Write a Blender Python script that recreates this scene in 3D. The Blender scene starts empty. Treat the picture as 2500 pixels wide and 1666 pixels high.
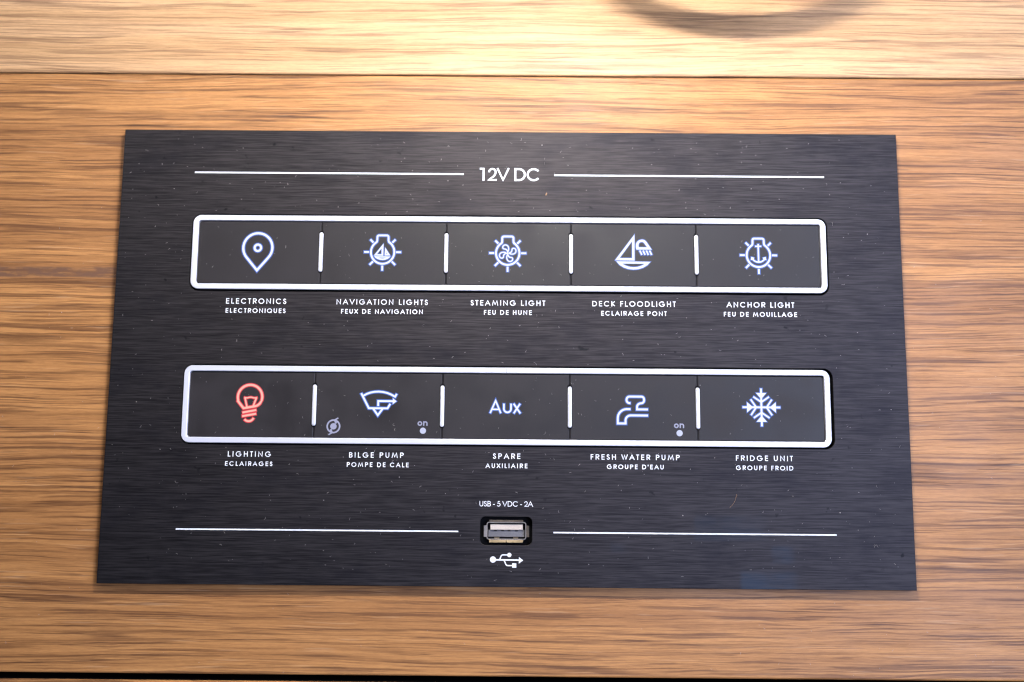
import bpy, math, random
import numpy as np
from mathutils import Vector, Matrix
from mathutils.geometry import delaunay_2d_cdt

S = bpy.context.scene
COL = S.collection
random.seed(7)
rng = np.random.default_rng(11)

# ---------------------------------------------------------------- camera, world, light
# Everything is measured in millimetres on the face of the control panel:
# X to the right, Y up, Z out of the wall.  World: x = X, y = -Z, z = Y, in metres.
def W(x, y, z=0.0):
    return Vector((x * .001, -z * .001, y * .001))

cam_d = bpy.data.cameras.new("camera")
cam = bpy.data.objects.new("camera", cam_d)
COL.objects.link(cam)
rx = (0.99995644, 0.00841613, -0.00403457)      # camera right, up, back in panel axes
ry = (-0.00776256, 0.98996004, 0.14113423)
rz = (0.00518186, -0.14109677, 0.98998225)
ax = lambda v: Vector((v[0], -v[2], v[1]))
M = Matrix((ax(rx), ax(ry), ax(rz))).transposed().to_4x4()
M.translation = W(3.063, -43.570, 332.056)
cam.matrix_world = M
cam_d.sensor_width = 36.0
cam_d.lens = 36.0
cam_d.clip_start = .01
cam_d.clip_end = 50
cam_d.dof.use_dof = True
cam_d.dof.focus_distance = 0.331
cam_d.dof.aperture_fstop = 11.0
S.camera = cam

w = bpy.data.worlds.new("World")
S.world = w
w.use_nodes = True
w.node_tree.nodes["Background"].inputs[0].default_value = (0.90, 0.91, 1.0, 1)
w.node_tree.nodes["Background"].inputs[1].default_value = 0.05

def area(name, loc, target, sx, sy, power, col, spread=180):
    l = bpy.data.lights.new(name, 'AREA')
    l.shape = 'RECTANGLE'
    l.size, l.size_y = sx * .001, sy * .001
    l.energy = power
    l.color = col
    l.spread = math.radians(spread)
    o = bpy.data.objects.new(name, l)
    COL.objects.link(o)
    o.location = W(*loc)
    d = W(*target) - o.location
    o.rotation_euler = d.to_track_quat('-Z', 'Z').to_euler()
    return o

area("strip_lamp", (10, 158, 196), (10, 20, 0), 480, 8, 0.41, (1.0, 0.955, 0.905))
area("near_lamp", (18, 156, 192), (18, 60, 0), 64, 6, .70, (1.0, 0.96, 0.91))
area("window_light", (540, 40, 760), (110, -20, 0), 520, 800, 11.5, (0.58, 0.68, 1.0))
area("cabin_light", (-420, 620, 900), (0, 0, 0), 700, 300, .75, (1.0, 0.94, 0.90))

S.view_settings.view_transform = 'Standard'
S.view_settings.look = 'None'
S.view_settings.exposure = 0.0
S.view_settings.gamma = 1.0
S.cycles.use_denoising = True
S.cycles.filter_width = 1.3
S.cycles.sample_clamp_indirect = 4.0

# ---------------------------------------------------------------- materials
def mat(name):
    m = bpy.data.materials.new(name)
    m.use_nodes = True
    nt = m.node_tree
    return m, nt, nt.nodes["Principled BSDF"]

def setp(p, **k):
    for a, v in k.items():
        p.inputs[a.replace('_', ' ')].default_value = v

class NG:
    """small helper for node chains"""
    def __init__(s, nt): s.nt = nt
    def n(s, t, **k):
        nd = s.nt.nodes.new(t)
        for a, v in k.items(): setattr(nd, a, v)
        return nd
    def link(s, a, b): s.nt.links.new(a, b)
    def math(s, op, a, b=None, c=None, clamp=False):
        nd = s.n('ShaderNodeMath', operation=op)
        nd.use_clamp = clamp
        for i, v in enumerate((a, b, c)):
            if v is None: continue
            if isinstance(v, (int, float)): nd.inputs[i].default_value = v
            else: s.link(v, nd.inputs[i])
        return nd.outputs[0]
    def comb(s, x, y, z):
        nd = s.n('ShaderNodeCombineXYZ')
        for i, v in enumerate((x, y, z)):
            if isinstance(v, (int, float)): nd.inputs[i].default_value = v
            else: s.link(v, nd.inputs[i])
        return nd.outputs[0]
    def noise(s, vec, scale=1.0, detail=2.0, rough=.5, dist=0.0):
        nd = s.n('ShaderNodeTexNoise')
        s.link(vec, nd.inputs['Vector'])
        nd.inputs['Scale'].default_value = scale
        nd.inputs['Detail'].default_value = detail
        nd.inputs['Roughness'].default_value = rough
        nd.inputs['Distortion'].default_value = dist
        return nd.outputs[0]
    def step(s, v, a, b, lo=0.0, hi=1.0):
        nd = s.n('ShaderNodeMapRange')
        nd.interpolation_type = 'SMOOTHSTEP'
        s.link(v, nd.inputs[0])
        for i, q in enumerate((a, b, lo, hi)): nd.inputs[1 + i].default_value = q
        return nd.outputs[0]
    def mix(s, f, a, b, blend='MIX'):
        nd = s.n('ShaderNodeMix', data_type='RGBA', blend_type=blend)
        if isinstance(f, (int, float)): nd.inputs[0].default_value = f
        else: s.link(f, nd.inputs[0])
        for i, v in ((6, a), (7, b)):
            if isinstance(v, tuple): nd.inputs[i].default_value = (*v, 1)
            else: s.link(v, nd.inputs[i])
        return nd.outputs[2]
    def coords(s, seed=True):
        """object coordinates in millimetres: X, Y (up), Z (out) plus a per-object seed"""
        tc = s.n('ShaderNodeTexCoord')
        sp = s.n('ShaderNodeSeparateXYZ')
        s.link(tc.outputs['Object'], sp.inputs[0])
        X = s.math('MULTIPLY', sp.outputs[0], 1000)
        Z = s.math('MULTIPLY', sp.outputs[1], -1000)
        Y = s.math('MULTIPLY', sp.outputs[2], 1000)
        oi = s.n('ShaderNodeObjectInfo')
        R = s.math('MULTIPLY', oi.outputs['Random'], 217.0)
        return X, Y, Z, R

def wood(name, light, dark, con=1.0):
    m, nt, p = mat(name)
    g = NG(nt)
    X, Y, Z, R = g.coords()
    def v(sx, sy, yy=Y, off=0.0):
        return g.comb(g.math('MULTIPLY', X, sx), g.math('MULTIPLY_ADD', yy, sy, off), R)
    # slow waviness of the grain
    w1 = g.noise(v(.006, .03, off=3.1), 1, 2, .5)
    w2 = g.noise(v(.03, .09, off=9.7), 1, 3, .55)
    Yw = g.math('MULTIPLY_ADD', g.math('SUBTRACT', w1, .5), 8.0, Y)
    Yw = g.math('MULTIPLY_ADD', g.math('SUBTRACT', w2, .5), 1.4, Yw)
    w3 = g.noise(v(.11, .30, off=15.7), 1, 2, .5)
    Yw = g.math('MULTIPLY_ADD', g.math('SUBTRACT', w3, .5), .30, Yw)
    broad = g.noise(v(.0035, .10, Yw, 21), 1, 3, .55)
    fine = g.noise(v(.009, .65, Yw, 47), 1, 4, .62)
    hair = g.noise(v(.05, 2.0, Yw, 90), 1, 3, .6)
    pore = g.noise(v(.045, 2.3, Yw, 133), 1, 2, .5)
    porem = g.noise(v(.02, .20, Yw, 155), 1, 2, .5)
    ridge = g.noise(v(.0050, .15, Yw, 180), 1, 2.0, .5)
    ridgem = g.noise(v(.016, .30, Yw, 205), 1, 3, .6)
    hr = g.noise(v(.007, .52, Yw, 410), 1, 2, .5)
    hm = g.noise(v(.022, .60, Yw, 430), 1, 3, .6)
    def tint(f, k, col):
        nonlocal c
        c = g.mix(g.math('MULTIPLY', f, k * con), c, col, 'MULTIPLY')
    c = g.mix(g.step(broad, .34, .66), light, dark)
    tint(g.step(fine, .42, .70), .50, (.66, .60, .57))
    tint(g.step(hair, .43, .60), .50, (.74, .70, .68))
    # continuous dark growth lines, wide and narrow
    line = g.step(g.math('ABSOLUTE', g.math('SUBTRACT', ridge, .5)), .006, .042, 1.0, 0.0)
    line = g.math('MULTIPLY', line, g.step(ridgem, .47, .62))
    tint(line, .72, (.42, .38, .40))
    hl = g.math('MULTIPLY', g.step(g.math('ABSOLUTE', g.math('SUBTRACT', hr, .5)), .015, .085, 1.0, 0.0), g.step(hm, .44, .56))
    tint(hl, .85, (.42, .38, .40))
    # open pores: short dark dashes
    pr = g.math('MULTIPLY', g.step(pore, .60, .65), g.step(porem, .38, .56))
    tint(pr, .68, (.42, .38, .42))
    pore2 = g.noise(v(.030, 2.2, Yw, 333), 1, 2, .5)
    tint(g.step(pore2, .59, .63), .62, (.46, .42, .44))
    fz = g.noise(v(.35, 3.2, Y, 350), 1, 2, .6)
    tint(g.step(fz, .44, .58), .38, (.74, .72, .72))
    # light flecks
    fl = g.noise(v(.05, 1.3, Yw, 260), 1, 2, .5)
    c = g.mix(g.math('MULTIPLY', g.step(fl, .64, .72), .16), c, (.85, .56, .32))
    # one dark knotty band that runs into the picture from the left on the middle board
    geo = g.n('ShaderNodeNewGeometry'); sp = g.n('ShaderNodeSeparateXYZ')
    g.link(geo.outputs['Position'], sp.inputs[0])
    wy = g.math('MULTIPLY', sp.outputs[2], 1000); wx = g.math('MULTIPLY', sp.outputs[0], 1000)
    wy = g.math('MULTIPLY_ADD', g.math('SUBTRACT', w2, .5), 1.6, wy)
    band = g.step(g.math('ABSOLUTE', g.math('SUBTRACT', wy, 26.4)), 1.3, 2.3, 1.0, 0.0)
    band = g.math('MULTIPLY', band, g.step(wx, -128, -100, 1.0, 0.0))
    bn = g.noise(v(.22, .8, Y, 300), 1, 4, .6)
    c = g.mix(g.math('MULTIPLY', band, g.step(bn, .34, .60, .35, .95)), c, (.165, .080, .045))
    g.link(c, p.inputs['Base Color'])
    h = g.math('ADD', g.math('MULTIPLY', pr, -1.0), g.math('MULTIPLY', line, -.6))
    h = g.math('ADD', h, g.math('MULTIPLY', hair, .5))
    b = g.n('ShaderNodeBump'); b.inputs['Strength'].default_value = .35
    b.inputs['Distance'].default_value = .00012
    g.link(h, b.inputs['Height']); g.link(b.outputs[0], p.inputs['Normal'])
    sm = g.noise(v(.02, .03, off=400), 1, 4, .6)
    g.link(g.step(sm, .3, .7, .46, .58), p.inputs['Roughness'])
    setp(p, Specular_IOR_Level=.40, Coat_Weight=.08, Coat_Roughness=.42)
    return m

def brushed():
    m, nt, p = mat("black_brushed_aluminium")
    g = NG(nt)
    X, Y, Z, R = g.coords()
    def v(sx, sy, off): return g.comb(g.math('MULTIPLY', X, sx), g.math('MULTIPLY_ADD', Y, sy, off), 1.7)
    a = g.noise(v(.12, 5.2, 10), 1, 2, .6)
    b_ = g.noise(v(.045, 2.6, 50), 1, 2, .6)
    cl = g.noise(v(.05, .09, 80), 1, 5, .65)
    sp = g.noise(v(.28, .32, 120), 1, 2, .5)
    sp2 = g.noise(v(.05, .05, 160), 1, 2, .5)
    t = g.math('ADD', g.math('MULTIPLY', a, .65), g.math('MULTIPLY', b_, .35))
    c = g.mix(g.step(t, .33, .68), (.020, .018, .020), (.060, .0535, .056))
    c = g.mix(g.math('MULTIPLY', g.step(cl, .46, .70), .36), c, (.016, .0155, .022))
    # faint blue reflections painted into the plate colour at the lower right
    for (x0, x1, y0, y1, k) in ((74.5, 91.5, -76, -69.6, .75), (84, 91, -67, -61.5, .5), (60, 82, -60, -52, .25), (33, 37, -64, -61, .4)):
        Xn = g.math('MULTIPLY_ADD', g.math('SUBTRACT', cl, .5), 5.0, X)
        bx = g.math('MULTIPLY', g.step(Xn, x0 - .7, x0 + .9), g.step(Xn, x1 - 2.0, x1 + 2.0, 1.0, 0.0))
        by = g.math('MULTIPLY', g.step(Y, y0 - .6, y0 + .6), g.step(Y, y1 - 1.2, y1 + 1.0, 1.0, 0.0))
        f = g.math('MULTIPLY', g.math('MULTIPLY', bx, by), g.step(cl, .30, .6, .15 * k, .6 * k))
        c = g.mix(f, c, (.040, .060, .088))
    dark = g.math('MULTIPLY', g.step(sp, .68, .76), g.step(sp2, .48, .6))
    c = g.mix(g.math('MULTIPLY', dark, .8), c, (.012, .012, .014))
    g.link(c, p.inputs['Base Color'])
    g.link(g.math('ADD', g.step(t, .3, .7, .50, .58), g.math('MULTIPLY', cl, .05)), p.inputs['Roughness'])
    setp(p, Metallic=.88, Specular_IOR_Level=.3)
    bp = g.n('ShaderNodeBump'); bp.inputs['Strength'].default_value = .15
    bp.inputs['Distance'].default_value = .00008
    g.link(t, bp.inputs['Height']); g.link(bp.outputs[0], p.inputs['Normal'])
    return m

def plastic(name, col, rough, noise=.15, spec=.5, nscale=3.0, metallic=0.0, bump=.05, rv=.05):
    m, nt, p = mat(name)
    g = NG(nt)
    X, Y, Z, R = g.coords()
    v = g.comb(X, Y, R)
    a = g.noise(v, nscale, 3, .6)
    b = g.noise(v, .07, 3, .6)
    lo = tuple(k * (1 - noise) for k in col); hi = tuple(min(1, k * (1 + noise)) for k in col)
    f = g.math('ADD', g.math('MULTIPLY', a, .5), g.math('MULTIPLY', b, .5))
    g.link(g.mix(g.step(f, .32, .68), lo, hi), p.inputs['Base Color'])
    g.link(g.step(b, .3, .7, rough - rv, rough + rv), p.inputs['Roughness'])
    setp(p, Specular_IOR_Level=spec, Metallic=metallic)
    bp = g.n('ShaderNodeBump'); bp.inputs['Strength'].default_value = bump
    bp.inputs['Distance'].default_value = .00005
    g.link(a, bp.inputs['Height']); g.link(bp.outputs[0], p.inputs['Normal'])
    return m

def lit(name, col, strength):
    m, nt, p = mat(name)
    setp(p, Base_Color=(.02, .02, .02, 1), Roughness=.5, Emission_Color=(*col, 1), Emission_Strength=strength)
    return m

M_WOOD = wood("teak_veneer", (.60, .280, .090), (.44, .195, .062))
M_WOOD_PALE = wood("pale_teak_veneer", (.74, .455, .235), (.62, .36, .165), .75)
M_DARK = plastic("dark_recess", (.004, .004, .005), .8, .2, .1)
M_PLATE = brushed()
M_KEY = plastic("charcoal_rubber", (.020, .0165, .018), .54, .24, .35, 5.0, bump=.12, rv=.08)
M_SILVER = plastic("satin_silver", (.80, .80, .88), .30, .02, .6, 2.0, .25, rv=.01)
M_PRINT = plastic("white_print", (.90, .90, .93), .5, .02, .4)
M_GREYP = plastic("lavender_grey_print", (.30, .30, .39), .5, .06, .4)
M_DOT = plastic("pale_lens", (.42, .43, .52), .35, .05, .5)
M_WHITE = lit("lit_white", (.82, .87, 1.0), 1.1)
M_BLUE = lit("blue_fringe_glow", (.04, .14, .62), 1.0)  # colour fringe round the white symbols, painted as a glowing sheet
M_PINK = lit("lit_pale_red", (1.0, .50, .42), 1.0)
M_RED = lit("red_fringe_glow", (.80, .03, .05), 1.0)  # same painted fringe glow, for the red bulb
M_STEEL = plastic("tinned_steel", (.62, .55, .49), .36, .25, .5, 1.5, .9, .2)
M_BRASS = plastic("warm_brass", (.52, .41, .27), .35, .25, .5, 1.5, .9, .2)
M_TONGUE = plastic("cream_plastic", (.62, .52, .44), .45, .10, .5)
M_TONGUE2 = plastic("grey_plastic", (.15, .145, .155), .45, .2, .5)
M_DUST = plastic("pale_dust", (.55, .50, .48), .8, .35, .2)
M_CRUMB = plastic("tan_crumb", (.70, .42, .24), .8, .25, .2)
M_CHROME = plastic("shadow_ring_chrome", (.5, .5, .5), .3, .1, .5, 2, .9)

# ---------------------------------------------------------------- mesh helpers
CENTRE = {}

def build(name, verts, faces, m, parent=None, smooth=False):
    """verts in panel millimetres; the object's origin is put at its own centre"""
    a = np.array(verts, float)
    c = (a.min(0) + a.max(0)) / 2
    me = bpy.data.meshes.new(name)
    me.from_pydata([tuple(W(*(q - c))) for q in a], [], faces)
    me.materials.append(m)
    if smooth: me.polygons.foreach_set('use_smooth', [True] * len(me.polygons))
    me.update()
    o = bpy.data.objects.new(name, me)
    COL.objects.link(o)
    base = CENTRE[parent.name] if parent else np.zeros(3)
    o.location = W(*(c - base))
    if parent: o.parent = parent
    CENTRE[o.name] = c
    return o

def empty(name, c, **props):
    o = bpy.data.objects.new(name, None)
    COL.objects.link(o)
    o.location = W(*c)
    o.empty_display_size = .01
    CENTRE[o.name] = np.array(c, float)
    for k, v in props.items(): o[k] = v
    return o

def rrect(w, h, r, cx=0, cy=0, n=7):
    pts = []
    for sx, sy, a0 in ((1, 1, 0), (-1, 1, 90), (-1, -1, 180), (1, -1, 270)):
        for i in range(n):
            a = math.radians(a0 + 90 * i / (n - 1))
            pts.append((cx + sx * (w / 2 - r) + r * math.cos(a), cy + sy * (h / 2 - r) + r * math.sin(a)))
    return pts

def loft(loops, cap=True, close=False, cap0=False):
    """loops: list of (pts2d, z) with equal counts"""
    V, F = [], []
    n = len(loops[0][0])
    for pts, z in loops:
        V += [(x, y, z) for x, y in pts]
    k = len(loops)
    rng_ = range(k) if close else range(k - 1)
    for j in rng_:
        a, b = j * n, ((j + 1) % k) * n
        for i in range(n):
            i2 = (i + 1) % n
            F.append((a + i, a + i2, b + i2, b + i))
    if cap: F.append(tuple(range((k - 1) * n, k * n)))
    if cap0: F.append(tuple(reversed(range(n))))
    return V, F

def box(x0, x1, y0, y1, z0, z1, b=0.0):
    if b <= 0:
        return loft([([(x1, y1), (x0, y1), (x0, y0), (x1, y0)], z0), ([(x1, y1), (x0, y1), (x0, y0), (x1, y0)], z1)], cap0=True)
    o = [(x1, y1), (x0, y1), (x0, y0), (x1, y0)]
    i = [(x1 - b, y1 - b), (x0 + b, y1 - b), (x0 + b, y0 + b), (x1 - b, y0 + b)]
    return loft([(o, z0), (o, z1 - b), (i, z1)], cap0=True)

def join(*parts):
    V, F = [], []
    for v, f in parts:
        k = len(V)
        V += list(v); F += [tuple(i + k for i in q) for q in f]
    return V, F

def inside(P, poly):
    """P (n,2) points in polygon"""
    q = np.array(poly, float); x, y = P[:, 0], P[:, 1]
    r = np.zeros(len(P), bool)
    x1, y1 = q[-1]
    for x2, y2 in q:
        if y1 != y2:
            c = ((y1 > y) != (y2 > y)) & (x < (x2 - x1) * (y - y1) / (y2 - y1) + x1)
            r ^= c
        x1, y1 = x2, y2
    return r

def fill(shapes, z0, z1, skirt=True):
    """union of shapes = [(outer, [holes])] as one clean sheet at z1 with sides down to z0"""
    vs, es = [], []
    for out, holes in shapes:
        for lp in [out] + list(holes):
            k = len(vs); n = len(lp)
            vs += [Vector(p) for p in lp]
            es += [(k + i, k + (i + 1) % n) for i in range(n)]
    v, e, f = delaunay_2d_cdt(vs, es, [], 0, 1e-5)[:3]
    v = [(p.x, p.y) for p in v]
    A = np.array(v)
    T = np.array(f)
    C = A[T].mean(1)
    keep = np.zeros(len(C), bool)
    for out, holes in shapes:
        k = inside(C, out)
        for h in holes: k &= ~inside(C, h)
        keep |= k
    T = T[keep]
    tris = []
    for t in T:
        a, b, c = (A[i] for i in t)
        if (b[0] - a[0]) * (c[1] - a[1]) - (b[1] - a[1]) * (c[0] - a[0]) < 0: t = t[::-1]
        tris.append(tuple(int(i) for i in t))
    used = sorted({i for t in tris for i in t})
    mp = {o: n for n, o in enumerate(used)}
    tris = [tuple(mp[i] for i in t) for t in tris]
    V = [(v[i][0], v[i][1], z1) for i in used]
    F = list(tris)
    if skirt:
        es = set()
        for t in tris:
            for i in range(3): es.add((t[i], t[(i + 1) % 3]))
        n = len(V)
        V += [(x, y, z0) for x, y, _ in V]
        for a, b in es:
            if (b, a) not in es: F.append((b, a, a + n, b + n))
    return V, F

def stroke(pts, wd, closed=False, ml=2.2):
    """thick line as one mitred quad per segment"""
    P = [np.array(p, float) for p in pts]
    Q = [P[0]]
    for p in P[1:]:
        if np.linalg.norm(p - Q[-1]) > 1e-5: Q.append(p)
    if closed and np.linalg.norm(Q[0] - Q[-1]) < 1e-5: Q.pop()
    n = len(Q); h = wd / 2
    segs = n if closed else n - 1
    D = []
    for i in range(segs):
        d = Q[(i + 1) % n] - Q[i]; D.append(d / np.linalg.norm(d))
    nrm = lambda d: np.array((-d[1], d[0]))
    L = []
    out = []
    def corner(d0, d1):
        m = nrm(d0) + nrm(d1); l = np.linalg.norm(m)
        if l < 1e-6: return nrm(d1), 1
        m /= l
        k = 1 / max(1e-3, float(m @ nrm(d1)))
        return m * min(k, ml), k
    for i in range(segs):
        a, b = Q[i], Q[(i + 1) % n]
        d = D[i]
        ma = corner(D[i - 1], d)[0] if (closed or i > 0) else nrm(d)
        mb = corner(d, D[(i + 1) % segs])[0] if (closed or i < segs - 1) else nrm(d)
        out.append(([tuple(a + ma * h), tuple(b + mb * h), tuple(b - mb * h), tuple(a - ma * h)], []))
    return out

def arc(cx, cy, rx, ry, a0, a1, n=None):
    n = n or max(4, int(abs(a1 - a0) / 11))
    return [(cx + rx * math.cos(math.radians(a0 + (a1 - a0) * i / n)),
             cy + ry * math.sin(math.radians(a0 + (a1 - a0) * i / n))) for i in range(n + 1)]

def path(*it):
    """(x,y) = line to; ('a', cx,cy, x,y) = quarter curve bulging to corner c; ('c', x1,y1,x2,y2,x,y) = cubic"""
    out = []
    for q in it:
        if q[0] == 'a' or q[0] == 'c':
            p0 = np.array(out[-1], float)
            if q[0] == 'a':
                c = np.array(q[1:3]); p3 = np.array(q[3:5]); k = .5523
                p1 = p0 + (c - p0) * k; p2 = p3 + (c - p3) * k
            else:
                p1, p2, p3 = (np.array(q[i:i + 2]) for i in (1, 3, 5))
            for i in range(1, 9):
                t = i / 8; u = 1 - t
                out.append(tuple(u**3 * p0 + 3 * u * u * t * p1 + 3 * u * t * t * p2 + t**3 * p3))
        else:
            out.append(q)
    return out

# ---------------------------------------------------------------- lettering
def G(adv, l, r, *st): return (adv / .718, l, r, st)
_O = [path((.5, 1), ('a', 1, 1, 1, .5), ('a', 1, 0, .5, 0), ('a', 0, 0, 0, .5), ('a', 0, 1, .5, 1))]
_P = [[(0, 0), (0, 1)], path((0, 1), (.5, 1), ('a', 1, 1, 1, .745), ('a', 1, .49, .5, .49), (0, .49))]
GL = {
 'A': G(.74, .03, .03, [(0, 0), (.5, 1), (1, 0)], [(.2, .34), (.8, .34)]),
 'B': G(.575, .11, .06, [(0, 0), (0, 1)], path((0, 1), (.45, 1), ('a', .92, 1, .92, .76), ('a', .92, .54, .45, .54), (0, .54)),
        path((.45, .54), ('a', 1, .54, 1, .27), ('a', 1, 0, .45, 0), (0, 0))),
 'C': G(.813, .07, .06, arc(.53, .5, .53, .5, 40, 320)),
 'D': G(.744, .11, .07, path((0, 0), (0, 1), (.38, 1), ('a', 1, 1, 1, .5), ('a', 1, 0, .38, 0), (0, 0))),
 'E': G(.536, .11, .06, [(1, 1), (0, 1), (0, 0), (1, 0)], [(0, .52), (.94, .52)]),
 'F': G(.485, .11, .05, [(1, 1), (0, 1), (0, 0)], [(0, .52), (.92, .52)]),
 'G': G(.872, .07, .06, arc(.5, .5, .5, .5, 42, 360), [(1, .49), (.53, .49)]),
 'H': G(.683, .11, .11, [(0, 0), (0, 1)], [(1, 0), (1, 1)], [(0, .52), (1, .52)]),
 'I': G(.226, .11, .11, [(.5, 0), (.5, 1)]),
 'K': G(.591, .11, .02, [(0, 0), (0, 1)], [(.95, 1), (.06, .53)], [(.12, .56), (1, 0)]),
 'L': G(.462, .11, .03, [(0, 1), (0, 0), (1, 0)]),
 'M': G(.919, .08, .08, [(0, 0), (.17, 1), (.5, .12), (.83, 1), (1, 0)]),
 'N': G(.74, .11, .11, [(0, 0), (0, 1), (1, 0), (1, 1)]),
 'O': G(.869, .06, .06, *_O),
 'P': G(.592, .11, .05, *_P),
 'Q': G(.871, .06, .04, *_O, [(.62, .30), (.98, -.02)]),
 'R': G(.607, .11, .04, *_P, [(.38, .49), (1, 0)]),
 'S': G(.498, .06, .06, path((.92, .79), ('a', .84, 1, .48, 1), ('a', .06, 1, .06, .76), ('a', .06, .58, .5, .52),
        ('a', 1, .44, 1, .26), ('a', 1, 0, .5, 0), ('a', .08, 0, 0, .25))),
 'T': G(.426, .02, .02, [(0, 1), (1, 1)], [(.5, 1), (.5, 0)]),
 'U': G(.655, .10, .10, path((0, 1), (0, .38), ('a', 0, 0, .5, 0), ('a', 1, 0, 1, .38), (1, 1))),
 'V': G(.702, .02, .02, [(0, 1), (.5, 0), (1, 1)]),
 'W': G(.886, .02, .02, [(0, 1), (.27, 0), (.5, .95), (.73, 0), (1, 1)]),
 'X': G(.609, .03, .03, [(0, 1), (1, 0)], [(0, 0), (1, 1)]),
 '1': G(.50, .07, .27, [(0, 1), (1, 1), (1, 0)]),
 '2': G(.554, .05, .05, path((.03, .70), ('a', .05, 1, .5, 1), ('a', .97, 1, .97, .71), ('a', .97, .52, .68, .32), (0, 0), (1, 0))),
 '5': G(.554, .05, .05, path((.88, 1), (.33, 1), (.16, .54), ('a', .3, .64, .5, .64), ('a', 1, .64, 1, .32), ('a', 1, 0, .46, 0), ('a', .1, 0, 0, .2))),
 '-': G(.332, .06, .06, [(0, .36), (1, .36)]),
 "'": G(.20, .08, .08, [(.5, 1), (.5, .68)]),
 ' ': G(.277, 0, 0),
}

def write(s, x0, x1, yb, cap, wt, z0=.0, z1=.03):
    """monoline capitals fitted between x0 and x1 by letter spacing"""
    h = wt / 2
    nat = sum(GL[c][0] for c in s) * cap - (GL[s[0]][1] + GL[s[-1]][2]) * cap
    tr = ((x1 - x0) - nat) / (len(s) - 1)
    x = x0 - GL[s[0]][1] * cap
    parts = []
    for c in s:
        adv, l, r, st = GL[c]
        if st:
            a = x + l * cap + h; b = x + (adv - r) * cap - h
            if c in 'IT1' and c != 'T': pass
            sh = []
            for p in st:
                q = [(a + (b - a) * u, yb + h + (cap - 2 * h) * v) for u, v in p]
                cl = len(p) > 3 and abs(p[0][0] - p[-1][0]) < 1e-6 and abs(p[0][1] - p[-1][1]) < 1e-6
                # open ends run out to the full cap height
                if not cl:
                    q = list(q)
                    for e, nx in ((0, 1), (-1, -2)):
                        d = np.array(q[e]) - np.array(q[nx]); L = np.linalg.norm(d)
                        if L > 1e-6 and abs(d[1]) / L > .8 and (p[e][1] in (0, 1)):
                            q[e] = tuple(np.array(q[e]) + d / L * h)
                        elif c == '-':
                            q[e] = tuple(np.array(q[e]) + d / L * h)
                        elif L > 1e-6 and abs(d[0]) / L > .95 and p[e][0] == 0:
                            q[e] = tuple(np.array(q[e]) + d / L * h)
                        elif L > 1e-6 and abs(d[0]) / L > .95 and p[e][0] in (1, .94, .92) and c in 'EFLT2':
                            q[e] = tuple(np.array(q[e]) + d / L * h * .9)
                sh += stroke(q, wt, cl, 1.7)
            parts.append(fill(sh, z0, z1))
        x += adv * cap + tr
    return join(*parts)

# ---------------------------------------------------------------- the wooden wall
WZ = -3.0                                         # the wood lies 3 mm behind the panel's face
wall = empty("wooden_wall", (0, 0, WZ), label="golden brown teak cabinet front of three horizontal boards behind the black panel", category="wall")

def plank(y0, y1, x0=-420, x1=420, dz=0.0, m=None):
    b = .55
    n = 60
    xs = np.linspace(x0, x1, n)
    prof = [(y0, -16), (y0, -b), (y0 + .18, -.18), (y0 + b, 0), (y1 - b, 0), (y1 - .18, -.18), (y1, -b), (y1, -16)]
    V, F = [], []
    for x in xs:
        V += [(x, y, WZ + dz + z) for y, z in prof]
    k = len(prof)
    for i in range(n - 1):
        for j in range(k):
            j2 = (j + 1) % k
            F.append((i * k + j, (i + 1) * k + j, (i + 1) * k + j2, i * k + j2))
    F.append(tuple(range(k))); F.append(tuple(reversed(range((n - 1) * k, n * k))))
    o = build("plank", V, F, m or M_WOOD, wall)
    o.data.materials.append(M_DARK)              # shade of the joint, painted as dark colour on the top edge
    for i in range(n - 1): o.data.polygons[i * k + 6].material_index = 1
    return o
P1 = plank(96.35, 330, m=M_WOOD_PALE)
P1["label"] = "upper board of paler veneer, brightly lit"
P2 = plank(-102.95, 95.98)
P2["label"] = "middle board carrying the black panel"
P3 = plank(-330, -105.0, dz=-.3)
P3["label"] = "lower board below the wide black gap"
v, f = box(-420, 420, -330, 330, WZ - 24, WZ - 17)
build("backing", v, f, M_DARK, wall)

# ---------------------------------------------------------------- the control panel
panel = empty("control_panel", (0, 0, 0), label="black brushed aluminium switch panel lettered 12V DC with ten lit switches and a USB socket", category="control panel")

# bezel rows: (cx, y centre)
BW, BH = 210.1, 25.1
rows = [(0.0, 32.82, BW, 25.0), (-.38, -17.66, 210.0, 25.1)]
cut = [rrect(211.3, 26.2, 3.1, 0.05, 32.80), rrect(211.6, 26.2, 3.1, .02, -17.62)]
usb_c = (-.06, -57.5)
ucut = rrect(16.6, 9.0, 1.7, *usb_c)
outer = [(130, 75), (-130, 75), (-130, -75), (130, -75)]
V1, F1 = fill([(outer, cut + [ucut])], -1.6, -.12)
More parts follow.
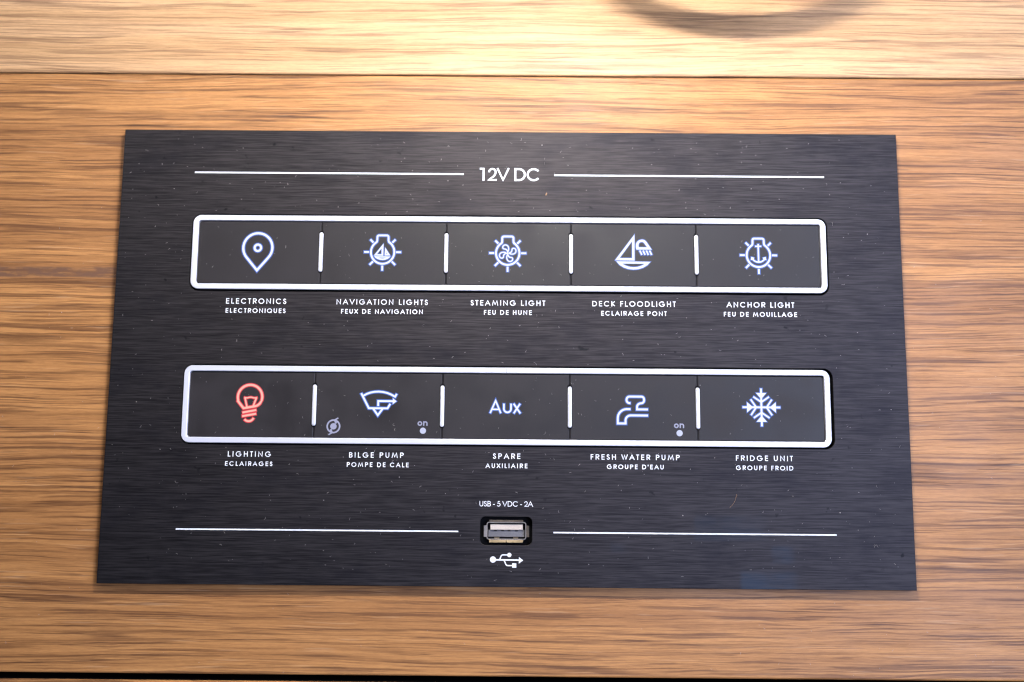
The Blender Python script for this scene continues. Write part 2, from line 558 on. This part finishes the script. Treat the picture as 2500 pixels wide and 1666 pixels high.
# chamfered rim of the outline and the front face
def framed():
    inn = [(129.88, 74.88), (-129.88, 74.88), (-129.88, -74.88), (129.88, -74.88)]
    def grow(p, cx, cy, d):   # enlarge a hole loop at the front by d for a tiny chamfer
        return [(x + (d if x > cx else -d), y + (d if y > cy else -d)) for x, y in p]
    cf = [grow(cut[0], .05, 32.82, .07), grow(cut[1], .02, -17.6, .07), grow(ucut, *usb_c, .10)]
    Vf, Ff = fill([(inn, cf)], 0, 0, skirt=False)
    parts = [(Vf, Ff)]
    parts.append(loft([(outer, -1.6), (outer, -.12), (inn, 0)], cap=False))
    for a, b in zip(cut + [ucut], cf):
        n = len(a)
        Vh = [(x, y, -1.6) for x, y in a] + [(x, y, -.08) for x, y in a] + [(x, y, 0) for x, y in b]
        Fh = []
        for i in range(n):
            j = (i + 1) % n
            Fh += [(j, i, n + i, n + j), (n + j, n + i, 2 * n + i, 2 * n + j)]
        parts.append((Vh, Fh))
    return join(*parts)
V1, F1 = framed()
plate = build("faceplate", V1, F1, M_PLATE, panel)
# black box carcass behind the plate (closes the cut-outs, carries the plate off the wood)
c = join(box(-128.6, 128.6, -73.4, 73.4, -2.98, -2.6))
build("rear_housing", *c, M_DARK, panel)

# printed rules
for (x0, x1, y, t) in ((-105.64, -15.34, 60.16, .52), (15.02, 105.29, 59.98, .52), (-105.64, -15.30, -57.76, .44), (15.04, 105.26, -57.86, .44)):
    build("rule_line", *box(x0, x1, y - t / 2, y + t / 2, .0, .03), M_PRINT, panel)

def text(s, x0, x1, yb, cap, wt, label=None, name="lettering"):
    o = build(name, *write(s, x0, x1, yb, cap, wt), M_PRINT, panel)
    o["label"] = label or ("white lettering reading " + s)
    return o

text("12V DC", -9.95, 10.25, 57.92, 4.45, .62, "heading reading 12V DC")
CAPS = [
 ("ELECTRONICS", -93.05, -73.2, "ELECTRONIQUES", -93.05, -73.3, 0),
 ("NAVIGATION LIGHTS", -56.6, -26.5, "FEUX DE NAVIGATION", -55.0, -28.1, 0),
 ("STEAMING LIGHT", -12.4, 12.2, "FEU DE HUNE", -7.95, 7.75, 0),
 ("DECK FLOODLIGHT", 27.65, 55.1, "ECLAIRAGE PONT", 30.55, 52.1, 0),
 ("ANCHOR LIGHT", 71.8, 94.05, "FEU DE MOUILLAGE", 70.85, 94.85, 0),
 ("LIGHTING", -90.1, -76.2, "ECLAIRAGES", -90.85, -75.55, 1),
 ("BILGE PUMP", -50.9, -33.3, "POMPE DE CALE", -51.55, -31.6, 1),
 ("SPARE", -4.5, 4.35, "AUXILIAIRE", -6.85, 6.65, 1),
 ("FRESH WATER PUMP", 27.0, 55.65, "GROUPE D'EAU", 32.2, 50.45, 1),
 ("FRIDGE UNIT", 73.75, 92.05, "GROUPE FROID", 73.7, 92.1, 1),
]
for a, a0, a1, b, b0, b1, r in CAPS:
    if r == 0:
        text(a, a0, a1, 15.50, 1.78, .255); text(b, b0, b1, 12.45, 1.52, .24)
    else:
        text(a, a0, a1, -34.62, 1.72, .255); text(b, b0, b1, -37.58, 1.46, .235)
text("USB - 5 VDC - 2A", -8.65, 8.5, -49.80, 1.70, .205)

# silver bezels -------------------------------------------------------------
def bezel(cx, cy, w_, h_):
    t = 1.83
    L = []
    def lp(d, r, z): L.append((rrect(w_ - 2 * d, h_ - 2 * d, r, cx, cy, 9), z))
    lp(0, 2.75, -.15); lp(0, 2.75, .55); lp(.06, 2.69, .68); lp(.2, 2.55, .76)
    lp(t - .22, 1.05, .76); lp(t - .07, .92, .68); lp(t, .85, .50); lp(t, .85, -.9)
    return loft(L, cap=False)
for i, (cx, cy, w_, h_) in enumerate(rows):
    o = build("bezel", *bezel(cx, cy, w_, h_), M_SILVER, panel, smooth=False)
    build("switch_housing", *loft([(rrect(w_ - .3, h_ - .3, 2.6, cx, cy, 9), -2.55), (rrect(w_ - .3, h_ - .3, 2.6, cx, cy, 9), -1.4)]), M_DARK, panel)
    o["label"] = ["silver rounded frame round the upper five switches", "silver rounded frame round the lower five switches"][i]

# ---------------------------------------------------------------- lit symbols
KX1, KY1, KX2, KY2 = .00955, .00976, .00933, .00936

class Icon:
    def __init__(s, cx, cy, kx, ky): s.c = (cx, cy, kx, ky); s.items = []
    def st(s, pts, w_, closed=False): s.items.append(('s', [s.m(p) for p in pts], w_ * s.c[2], closed)); return s
    def pg(s, out, holes=()): s.items.append(('p', [s.m(p) for p in out], [[s.m(p) for p in h] for h in holes])); return s
    def m(s, p): return (p[0], p[1])
    def build(s, X, Y):
        cx, cy, kx, ky = s.c
        t = lambda P: [(X + (p[0] - cx) * kx, Y + (cy - p[1]) * ky) for p in P]
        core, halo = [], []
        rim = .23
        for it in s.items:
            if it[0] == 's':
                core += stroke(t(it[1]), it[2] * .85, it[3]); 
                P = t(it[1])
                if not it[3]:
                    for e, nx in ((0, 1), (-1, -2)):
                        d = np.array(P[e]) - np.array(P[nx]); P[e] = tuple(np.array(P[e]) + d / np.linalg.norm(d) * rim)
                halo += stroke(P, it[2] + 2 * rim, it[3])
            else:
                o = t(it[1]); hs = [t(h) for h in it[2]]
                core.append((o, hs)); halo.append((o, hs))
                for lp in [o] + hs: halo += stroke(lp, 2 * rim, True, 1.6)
        return core, halo

def bulb_icon(cx, cy):
    ic = Icon(cx, cy, KX1, KY1)
    neck = path((cx - 240, cy - 330), ('c', cx - 205, cy - 350, cx - 196, cy - 385, cx - 196, cy - 420), (cx - 194, cy - 520), ('a', cx - 194, cy - 580, cx - 134, cy - 580),
                (cx + 134, cy - 580), ('a', cx + 194, cy - 580, cx + 194, cy - 520), (cx + 196, cy - 420), ('c', cx + 196, cy - 385, cx + 205, cy - 350, cx + 240, cy - 330))
    ring = [(x, y) for x, y in arc(cx, cy, 407, 407, -54, 234, 34)]
    ic.st(neck + ring[1:-1], 76, True)
    for a in (0, 45, 90, 135, 180, 225, 315):
        if a in (225, 315): r0, r1 = 470, 618
        elif a in (45, 135): r0, r1 = 462, 628
        else: r0, r1 = 470, 646
        d = (math.cos(math.radians(a)), math.sin(math.radians(a)))
        ic.st([(cx + d[0] * r0, cy + d[1] * r0), (cx + d[0] * r1, cy + d[1] * r1)], 74)
    return ic

def ic_pin():
    ic = Icon(893, 497, .0289, .0296)
    a = math.degrees(math.acos(167 / 262.))
    ic.st(arc(893, 497, 167, 167, 90 + a, 450 - a, 36) + [(893, 497 + 258)], 31, True)
    ic.st(arc(893, 497, 37, 37, 0, 360, 24)[:-1], 30, True)
    return ic
def ic_nav():
    ic = bulb_icon(778, 805)
    ic.pg([(475, 928), (805, 505), (803, 932)], [[(582, 880), (740, 675), (740, 880)]])
    ic.pg([(850, 925), (862, 640), (1047, 920)], [[(913, 872), (916, 815), (945, 870)]])
    ic.pg(path((488, 950), (1052, 955), ('c', 960, 1125, 590, 1125, 488, 950)), [path((650, 998), (905, 998), ('c', 820, 1034, 720, 1034, 650, 998))])
    return ic
def ic_steam():
    ic = bulb_icon(778, 783)
    b = path((775, 748), ('c', 848, 650, 805, 498, 700, 498), ('c', 618, 498, 590, 570, 612, 612), ('c', 634, 655, 690, 622, 735, 665), ('c', 760, 688, 768, 712, 775, 748))
    for k in range(4):
        q = []
        for x, y in b:
            dx, dy = x - 778, y - 785
            for _ in range(k): dx, dy = -dy, dx
            q.append((778 + dx, 785 + dy))
        ic.st(q, 46, True)
    return ic
def ic_deck():
    ic = Icon(784, 784, KX1, KY1)
    ic.pg([(140, 1034), (822, 128), (816, 1040)], [[(300, 957), (735, 370), (735, 957)]])
    ic.pg(path((183, 1070), (1372, 1078), ('c', 1110, 1447, 430, 1447, 183, 1070)), [path((388, 1148), (1168, 1150), ('c', 950, 1309, 610, 1309, 388, 1148))])
    ic.pg(path((885, 658), ('c', 868, 600, 868, 560, 868, 520), ('c', 868, 380, 975, 310, 1095, 308), ('c', 1150, 310, 1200, 345, 1228, 382), (1415, 655)),
          [path((960, 578), (1256, 576), (1150, 428), ('c', 1115, 370, 960, 375, 960, 500))])
    for i in range(4): ic.st([(1002 + 113 * i, 690), (1070 + 113 * i, 838)], 62)
    return ic
def ic_anchor():
    ic = bulb_icon(806, 778)
    ic.st([(806, 385), (806, 1000)], 62).st([(697, 467), (912, 467)], 56)
    ic.st(path((585, 890), ('c', 690, 1062, 925, 1062, 1030, 890)), 58)
    fl = [(555, 836), (658, 862), (642, 910), (595, 942), (536, 942)]
    ic.pg(fl).pg([(1612 - x, y) for x, y in fl])
    return ic
def ic_light():
    ic = Icon(784, 784, KX2, KY2)
    ic.st(path((468, 962), (262, 712)) + arc(678, 568, 425, 421, 157, 382, 34)[1:] + path((1072, 725), ('c', 1020, 830, 930, 880, 860, 892)), 84, True)
    ic.st([(585, 915), (500, 585)], 58).st([(800, 885), (905, 590)], 58)
    ic.st(path((480, 588), ('c', 620, 625, 620, 575, 700, 578), ('c', 790, 578, 790, 625, 925, 588)), 50)
    ic.st([(438, 1112), (914, 1020)], 76).st([(432, 1238), (914, 1150)], 76)
    ic.st(path((520, 1345), ('c', 600, 1440, 760, 1440, 832, 1300)), 72)
    return ic
def ic_bilge():
    ic = Icon(784, 784, KX2, KY2)
    ic.st([(178, 330), (455, 848), (1108, 848), (1198, 692)], 76)
    ic.st(path((262, 412), ('c', 560, 216, 1010, 216, 1350, 438)), 74)
    ic.st([(1348, 470), (1415, 345)], 70)
    ic.st([(605, 860), (775, 1090), (940, 860)], 74)
    ic.st([(778, 770), (778, 598), (1290, 598)], 76).pg([(1283, 492), (1418, 600), (1283, 705)])
    return ic
def ic_aux():
    ic = Icon(865, 580, .0281, .0282)
    ic.st([(690, 655), (752, 512), (812, 655)], 22).st([(715, 612), (790, 612)], 20)
    ic.st(path((848, 545), (848, 605), ('a', 848, 645, 890, 645), ('a', 930, 645, 930, 605), (930, 545)), 22)
    ic.st([(960, 545), (1038, 656)], 22).st([(1034, 545), (962, 656)], 22)
    return ic
def ic_tap():
    ic = Icon(784, 784, KX2, KY2)
    ic.st(path((697, 706), (665, 706), ('a', 560, 706, 560, 595), ('a', 560, 478, 668, 478), (1090, 478), ('a', 1172, 478, 1172, 595), ('a', 1172, 708, 1070, 708), ('a', 925, 708, 925, 835), (925, 922), (1302, 922)), 80)
    ic.st(path((697, 915), (560, 915), ('a', 252, 925, 252, 1230), (252, 1412), (522, 1412), (522, 1300), ('a', 530, 1132, 700, 1132), (1302, 1132)), 80)
    return ic
def ic_snow():
    ic = Icon(0, 0, .0282, .0283)
    ic.st([(0, -217), (0, 217)], 25).st([(-217, 0), (217, 0)], 25)
    for k in range(4):
        def r(p):
            x, y = p
            for _ in range(k): x, y = -y, x
            return (x, y)
        for s in (-1, 1):
            ic.st([r((0, -60)), r((s * 90, -121))], 22)
        ic.pg([r(p) for p in ((-60, -166), (60, -166), (14, -112), (-14, -112))])
    return ic

ZK = .10                                           # face of the keys
XS = [-103.2, -62.3, -20.75, 20.6, 62.1, 103.15]
icons = [
 (ic_pin, -83.33, 34.35, "white map pin symbol with painted blue fringe"), (ic_nav, -41.84, 33.2, "white bulb symbol holding a sailing boat"),
 (ic_steam, -.34, 33.15, "white bulb symbol holding a four-bladed propeller"), (ic_deck, 41.35, 33.45, "white sailing boat symbol with a deck lamp"),
 (ic_anchor, 82.67, 33.05, "white bulb symbol holding an anchor"),
 (ic_light, -82.72, -17.32, "glowing red light bulb symbol"), (ic_bilge, -41.9, -18.05, "white boat hull symbol with an arrow pumping out"),
 (ic_aux, -.64, -17.8, "lit white lettering reading Aux"), (ic_tap, 40.75, -17.05, "white water tap symbol"),
 (ic_snow, 82.35, -17.35, "white snowflake symbol")]

def key(x0, x1, y0, y1, first, last):
    n = 5
    r0 = .8 if first else .12; r1 = .8 if last else .12
    def lp(d):
        a, b, c_, e = x0 + d, x1 - d, y0 + d, y1 - d
        pts = []
        for (cx, cy, r, a0) in ((b, e, r1, 0), (a, e, r0, 90), (a, c_, r0, 180), (b, c_, r1, 270)):
            r = max(.03, r - d * .6)
            sx = -1 if cx == b else 1; sy = -1 if cy == e else 1
            for i in range(n):
                t = math.radians(a0 + 90 * i / (n - 1))
                pts.append((cx + sx * r + r * math.cos(t), cy + sy * r + r * math.sin(t)))
        return pts
    return loft([(lp(0), -1.3), (lp(0), ZK - .22), (lp(.07), ZK - .07), (lp(.24), ZK)])

for row in (0, 1):
    y0, y1 = ((22.42, 43.30), (-28.22, -7.22))[row]
    sh = (0, -.38)[row]
    for i in range(5):
        fn, cx, cy, lab = icons[row * 5 + i]
        a = XS[i] + sh + (.12 if i == 0 else .14); b = XS[i + 1] + sh - (.12 if i == 4 else .14)
        k = build("switch_button", *key(a, b, y0, y1, i == 0, i == 4), M_KEY, panel)
        k["label"] = "charcoal switch with " + lab
        core, halo = fn().build(cx, cy)
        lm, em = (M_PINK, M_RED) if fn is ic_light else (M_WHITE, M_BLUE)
        o = build("symbol", *fill(core, ZK, ZK + .045), lm, k)
        o["label"] = lab
        o = build("symbol_fringe", *fill(halo, ZK, ZK + .018), em, k)
        o["label"] = "red fringe glow painted round the symbol" if em is M_RED else "blue fringe glow painted round the symbol"
        if (row, i) in ((1, 1), (1, 3)):
            X, Y = ((-27.24, -25.81), (55.72, -25.91))[i == 3]
            dot = build("indicator_lamp", *fill([(arc(X, Y, 1.0, 1.0, 0, 360, 28)[:-1], [])], ZK, ZK + .06), M_DOT, k)
            sx = -27.43 if i == 1 else 55.57; yb = -24.22 if i == 1 else -24.28
            o_ = stroke(arc(sx - .85, yb + .73, .57, .56, 0, 360, 22)[:-1], .40, True)
            n_ = stroke([(sx + .40, yb), (sx + .40, yb + 1.50)], .40) + stroke(path((sx + .40, yb + .85), ('a', sx + .42, yb + 1.28, sx + .95, yb + 1.28), ('a', sx + 1.45, yb + 1.28, sx + 1.45, yb + .80), (sx + 1.45, yb)), .38)
            o = build("lettering", *fill(o_ + n_, ZK, ZK + .03), M_GREYP, k)
            o["label"] = "pale grey lettering reading on"
        if (row, i) == (1, 1):
            q = .1335 / 26.14
            X, Y = -56.27, -24.62
            t = lambda P: [(X + (x - 890) * q, Y + (800 - y) * q) for x, y in P]
            sh_ = stroke(t(arc(890, 800, 395, 395, 0, 360, 36)[:-1]), 96 * q, True)
            sh_ += [(t(arc(890, 800, 205, 200, 0, 360, 24)[:-1]), [])]
            for flip in (0, 1):
                fp = lambda P: t([(1780 - x, 1600 - y) for x, y in P] if flip else P)
                sh_ += stroke(fp([(930, 412), (1185, 268)]), 84 * q)
                sh_ += [(fp([(925, 430), (1085, 395), (1110, 600), (1000, 640)]), [])]
            o = build("symbol", *fill(sh_, ZK, ZK + .03), M_GREYP, k)
            o["label"] = "pale grey rotary symbol of a ring round a disc"

# silver separators standing in slots between the keys
for row in (0, 1):
    cy = (32.98, -17.82)[row]; sh = (0, -.38)[row]; hh = (13.35, 13.4)[row]
    for i in range(1, 5):
        x = XS[i] + sh
        sl = rrect(1.72, hh + 1.1, .85, x, cy + .12, 7)
        build("separator_slot", *loft([(sl, ZK - .3), (sl, ZK + .012)]), M_DARK, panel)
        L = [(rrect(1.34, hh, .66, x, cy, 7), ZK - .2), (rrect(1.34, hh, .66, x, cy, 7), ZK + .35),
             (rrect(1.16, hh - .18, .57, x, cy, 7), ZK + .52), (rrect(.8, hh - .54, .39, x, cy, 7), ZK + .60)]
        build("separator", *loft(L), M_SILVER, panel, smooth=True)
        # thin moulded lip each side of the joint, above and below the slot
        for (ya, yb) in ((cy + hh / 2 + .75, (43.3, -7.25)[row]), ((22.45, -28.2)[row], cy - hh / 2 - .5)):
            build("joint_lip", *box(x - .045, x + .045, ya, yb, ZK - .5, ZK + .02), M_KEY, panel)
# fine mould seams across the bezels
for (x, y) in ((-.36, 21.2), (-.36, -6.08)):
    build("mould_seam", *box(x - .05, x + .05, y - .86, y + .86, .70, .768), M_GREYP, panel)

# ---------------------------------------------------------------- USB socket
ux, uy = usb_c
port = empty("usb_port_tmp", (ux, uy, -1)); bpy.data.objects.remove(port)
shell_o = rrect(12.7, 5.55, .75, ux + .1, uy)
shell_i = rrect(12.2, 5.05, .55, ux + .1, uy)
n = len(shell_o)
Ls = [(shell_o, -8), (shell_o, -1.15), (rrect(12.6, 5.45, .7, ux + .1, uy), -1.05), (shell_i, -1.05), (shell_i, -8)]
port = build("usb_socket", *loft(Ls, cap=False), M_STEEL, panel)
port["label"] = "steel USB socket set in the cut-out below the lettering"
def sub(name, geo, m, lab=None):
    o = build(name, *geo, m, port)
    if lab: o["label"] = lab
    return o
sub("socket_floor", join(box(ux - 8.6, ux + 8.8, uy - 5, uy + 5, -9, -8)), M_DARK)
# flared guide lips round the mouth
def lip(x0, x1, y0, y1, ver):
    if ver == 't': return [(x0, y0, -1.05), (x1, y0, -1.05), (x1 - .1, y1, -.42), (x0 + .1, y1, -.42), (x1 - .1, y1 + .1, -.60), (x0 + .1, y1 + .1, -.60)], [(0, 1, 2, 3), (3, 2, 4, 5)]
    if ver == 'b': return [(x0, y1, -1.05), (x1, y1, -1.05), (x1 - .1, y0, -.42), (x0 + .1, y0, -.42), (x1 - .1, y0 - .1, -.60), (x0 + .1, y0 - .1, -.60)], [(1, 0, 3, 2), (2, 3, 5, 4)]
    if ver == 'l': return [(x1, y0, -1.05), (x1, y1, -1.05), (x0, y1 - .1, -.42), (x0, y0 + .1, -.42), (x0 - .1, y1 - .1, -.6), (x0 - .1, y0 + .1, -.6)], [(0, 1, 2, 3), (3, 2, 4, 5)]
    return [(x0, y0, -1.05), (x0, y1, -1.05), (x1, y1 - .1, -.42), (x1, y0 + .1, -.42), (x1 + .1, y1 - .1, -.6), (x1 + .1, y0 + .1, -.6)], [(1, 0, 3, 2), (2, 3, 5, 4)]
def thick(geo, t=.18):
    V, F = geo; k = len(V)
    V2 = V + [(x, y, z - t) for x, y, z in V]
    F2 = list(F) + [tuple(reversed([i + k for i in q])) for q in F]
    es = {(q[i], q[(i + 1) % len(q)]) for q in F for i in range(len(q))}
    for a, b in es:
        if (b, a) not in es: F2.append((b, a, a + k, b + k))
    return V2, F2
sub("guide_lip", thick(lip(ux - 5.45, ux + 5.5, uy + 2.75, uy + 3.35, 't')), M_STEEL)
sub("guide_lip", thick(lip(ux - 5.45, ux + .02, uy - 3.60, uy - 2.80, 'b')), M_BRASS)
sub("guide_lip", thick(lip(ux + .10, ux + 5.5, uy - 3.60, uy - 2.80, 'b')), M_BRASS)
sub("guide_lip", thick(lip(ux - 7.05, ux - 6.25, uy - 1.95, uy + 1.75, 'l')), M_STEEL)
sub("guide_lip", thick(lip(ux + 6.45, ux + 7.25, uy - 1.95, uy + 1.75, 'r')), M_STEEL)
sub("tongue", box(ux - 5.1, ux + 5.35, uy + .25, uy + 2.05, -8, -1.7, .15), M_TONGUE, "cream plastic tongue of the USB socket")
sub("tongue_base", box(ux - 5.7, ux + 5.9, uy - 1.95, uy + .25, -8, -2.3, .1), M_TONGUE2)
for cx in (-3.4, -1.1, .95, 3.35):
    sub("contact", box(ux + cx - .45, ux + cx + .45, uy - .15, uy + .14, -5, -2.2), M_DARK)
for cx in (-2.95, 3.1):
    sub("spring_tab", box(ux + cx - .8, ux + cx + .8, uy - 2.56, uy - 2.15, -3.4, -1.25, .1), M_BRASS)

# printed USB trident
X = lambda px: -4.13 + (px - 812) * .01705
Yv = lambda py: -66.5 - (py - 1308) * .0168
t = lambda P: [(X(x), Yv(y)) for x, y in P]
sh = [(arc(-4.13, -66.47, .97, .97, 0, 360, 26)[:-1], []), (arc(X(1115), Yv(1218), .68, .68, 0, 360, 22)[:-1], [])]
sh += stroke(t([(830, 1310), (1300, 1312)]), .46)
sh += [(t([(1295, 1255), (1375, 1315), (1293, 1378)]), [])]
sh += stroke(t(path((935, 1308), ('c', 965, 1240, 960, 1218, 1005, 1218), (1115, 1218))), .36)
sh += stroke(t(path((1020, 1318), ('c', 1060, 1400, 1045, 1415, 1105, 1415), (1190, 1415))), .36)
sh += [(t([(1170, 1372), (1248, 1372), (1248, 1454), (1170, 1454)]), [])]
o = build("usb_symbol", *fill(sh, 0, .03), M_PRINT, panel)
o["label"] = "white printed USB trident below the socket"

# ---------------------------------------------------------------- dust, lint and a crumb
def dust(n, region, z):
    parts = []
    for _ in range(n):
        x, y = region()
        big = random.random()
        if random.random() < .6:
            r = random.uniform(.035, .10) * (2.0 if big > .95 else 1)
            k = random.randint(4, 6); a0 = random.random() * 6
            base = [(x + r * random.uniform(.6, 1.3) * math.cos(a0 + 6.283 * i / k), y + r * random.uniform(.6, 1.3) * math.sin(a0 + 6.283 * i / k), z) for i in range(k)]
            parts.append((base + [(x, y, z + r)], [(i, (i + 1) % k, k) for i in range(k)]))
        else:
            L = random.uniform(.3, 1.0) * (1.8 if big > .93 else 1); a = random.random() * 6.28; cur = random.uniform(-2.5, 2.5) / L; wd = random.uniform(.018, .032)
            V, F = [], []; m_ = 6; px, py = x, y
            for i in range(m_):
                nx, ny = -math.sin(a), math.cos(a)
                V += [(px + nx * wd, py + ny * wd, z), (px, py, z + .05), (px - nx * wd, py - ny * wd, z)]
                if i:
                    q = 3 * i
                    F += [(q - 3, q, q + 1, q - 2), (q - 2, q + 1, q + 2, q - 1)]
                px += math.cos(a) * L / m_; py += math.sin(a) * L / m_; a += cur * L / m_
            parts.append((V, F))
    return join(*parts)
def on_plate():
    while True:
        x, y = random.uniform(-128, 128), random.uniform(-73, 73)
        if any(abs(x) < 106.5 and abs(y - c) < 13.6 for c in (32.8, -17.6)) and random.random() > .0: continue
        if abs(x) < 9.5 and -63 < y < -51: continue
        return x, y
def on_keys():
    r = random.random() < .4
    return random.uniform(-101, 101), random.uniform(*((23.5, 42.5) if r else (-27.5, -8)))
def on_wood():
    while True:
        x, y = random.uniform(-170, 170), random.uniform(-102, 60)
        if abs(x) < 131 and abs(y) < 76: continue
        return x, y
v, f = join(dust(640, on_plate, .005), dust(210, on_keys, ZK + .005), dust(90, on_wood, WZ + .005))
d = build("dust", v, f, M_DUST)
d["kind"] = "stuff"; d["label"] = "pale specks of dust and lint scattered over the panel and wood"
v, f = dust(1, lambda: (12.3, 53.4), 0)
cv = [(12.0, 53.0, .01), (12.5, 53.1, .01), (12.7, 53.7, .01), (12.45, 53.95, .01), (12.1, 53.4, .01), (12.35, 53.4, .35), (12.5, 53.6, .3)]
cf = [(0, 1, 5), (1, 2, 6), (1, 6, 5), (2, 3, 6), (3, 4, 5), (3, 5, 6), (4, 0, 5)]
# one long golden fibre lying below the fridge switch
fv, ff = [], []
for i in range(13):
    t_ = i / 12
    x = 71.4 + 2.3 * t_ + .45 * math.sin(t_ * math.pi); y = -49.6 + 4.4 * t_ - .25 * math.sin(t_ * math.pi)
    fv += [(x - .03, y, .01), (x, y, .08), (x + .03, y, .01)]
    if i: q = 3 * i; ff += [(q - 3, q, q + 1, q - 2), (q - 2, q + 1, q + 2, q - 1)]
fb = build("fibre", fv, ff, M_CRUMB)
fb["label"] = "long thin golden fibre lying on the panel below the fridge switch lettering"; fb["category"] = "fibre"
cr = build("crumb", cv, cf, M_CRUMB)
cr["label"] = "tiny tan crumb lying on the black panel below the 12V DC heading"; cr["category"] = "crumb"

# ---------------------------------------------------------------- unseen ring added above the frame to throw the curved shadow
ring = empty("shadow_ring", (62, 180, WZ), label="unseen metal ring added off the upper board to cast the curved shadow", category="ring")
def torus(cx, cy, cz, R, r, n=72, m_=14):
    V, F = [], []
    for i in range(n):
        a = 2 * math.pi * i / n
        for j in range(m_):
            b = 2 * math.pi * j / m_
            q = R + r * math.cos(b)
            V.append((cx + q * math.cos(a), cy + q * math.sin(a), cz + r * math.sin(b)))
    for i in range(n):
        for j in range(m_):
            F.append((i * m_ + j, ((i + 1) % n) * m_ + j, ((i + 1) % n) * m_ + (j + 1) % m_, i * m_ + (j + 1) % m_))
    return V, F
build("shadow_hoop", *torus(70, 193.2, 30, 72, 3.7), M_CHROME, ring, smooth=True)
bp = rrect(16, 26, 5, 70, 268, 7)
build("shadow_hoop", *torus(60, 201.5, 30, 70, 1.5), M_CHROME, ring, smooth=True)  # second unseen ring, added for another band of shadow
build("added_bracket", *loft([(bp, WZ), (bp, 24), (rrect(13, 23, 4, 70, 268, 7), 26)]), M_CHROME, ring)  # holder for the added rings, made up with them
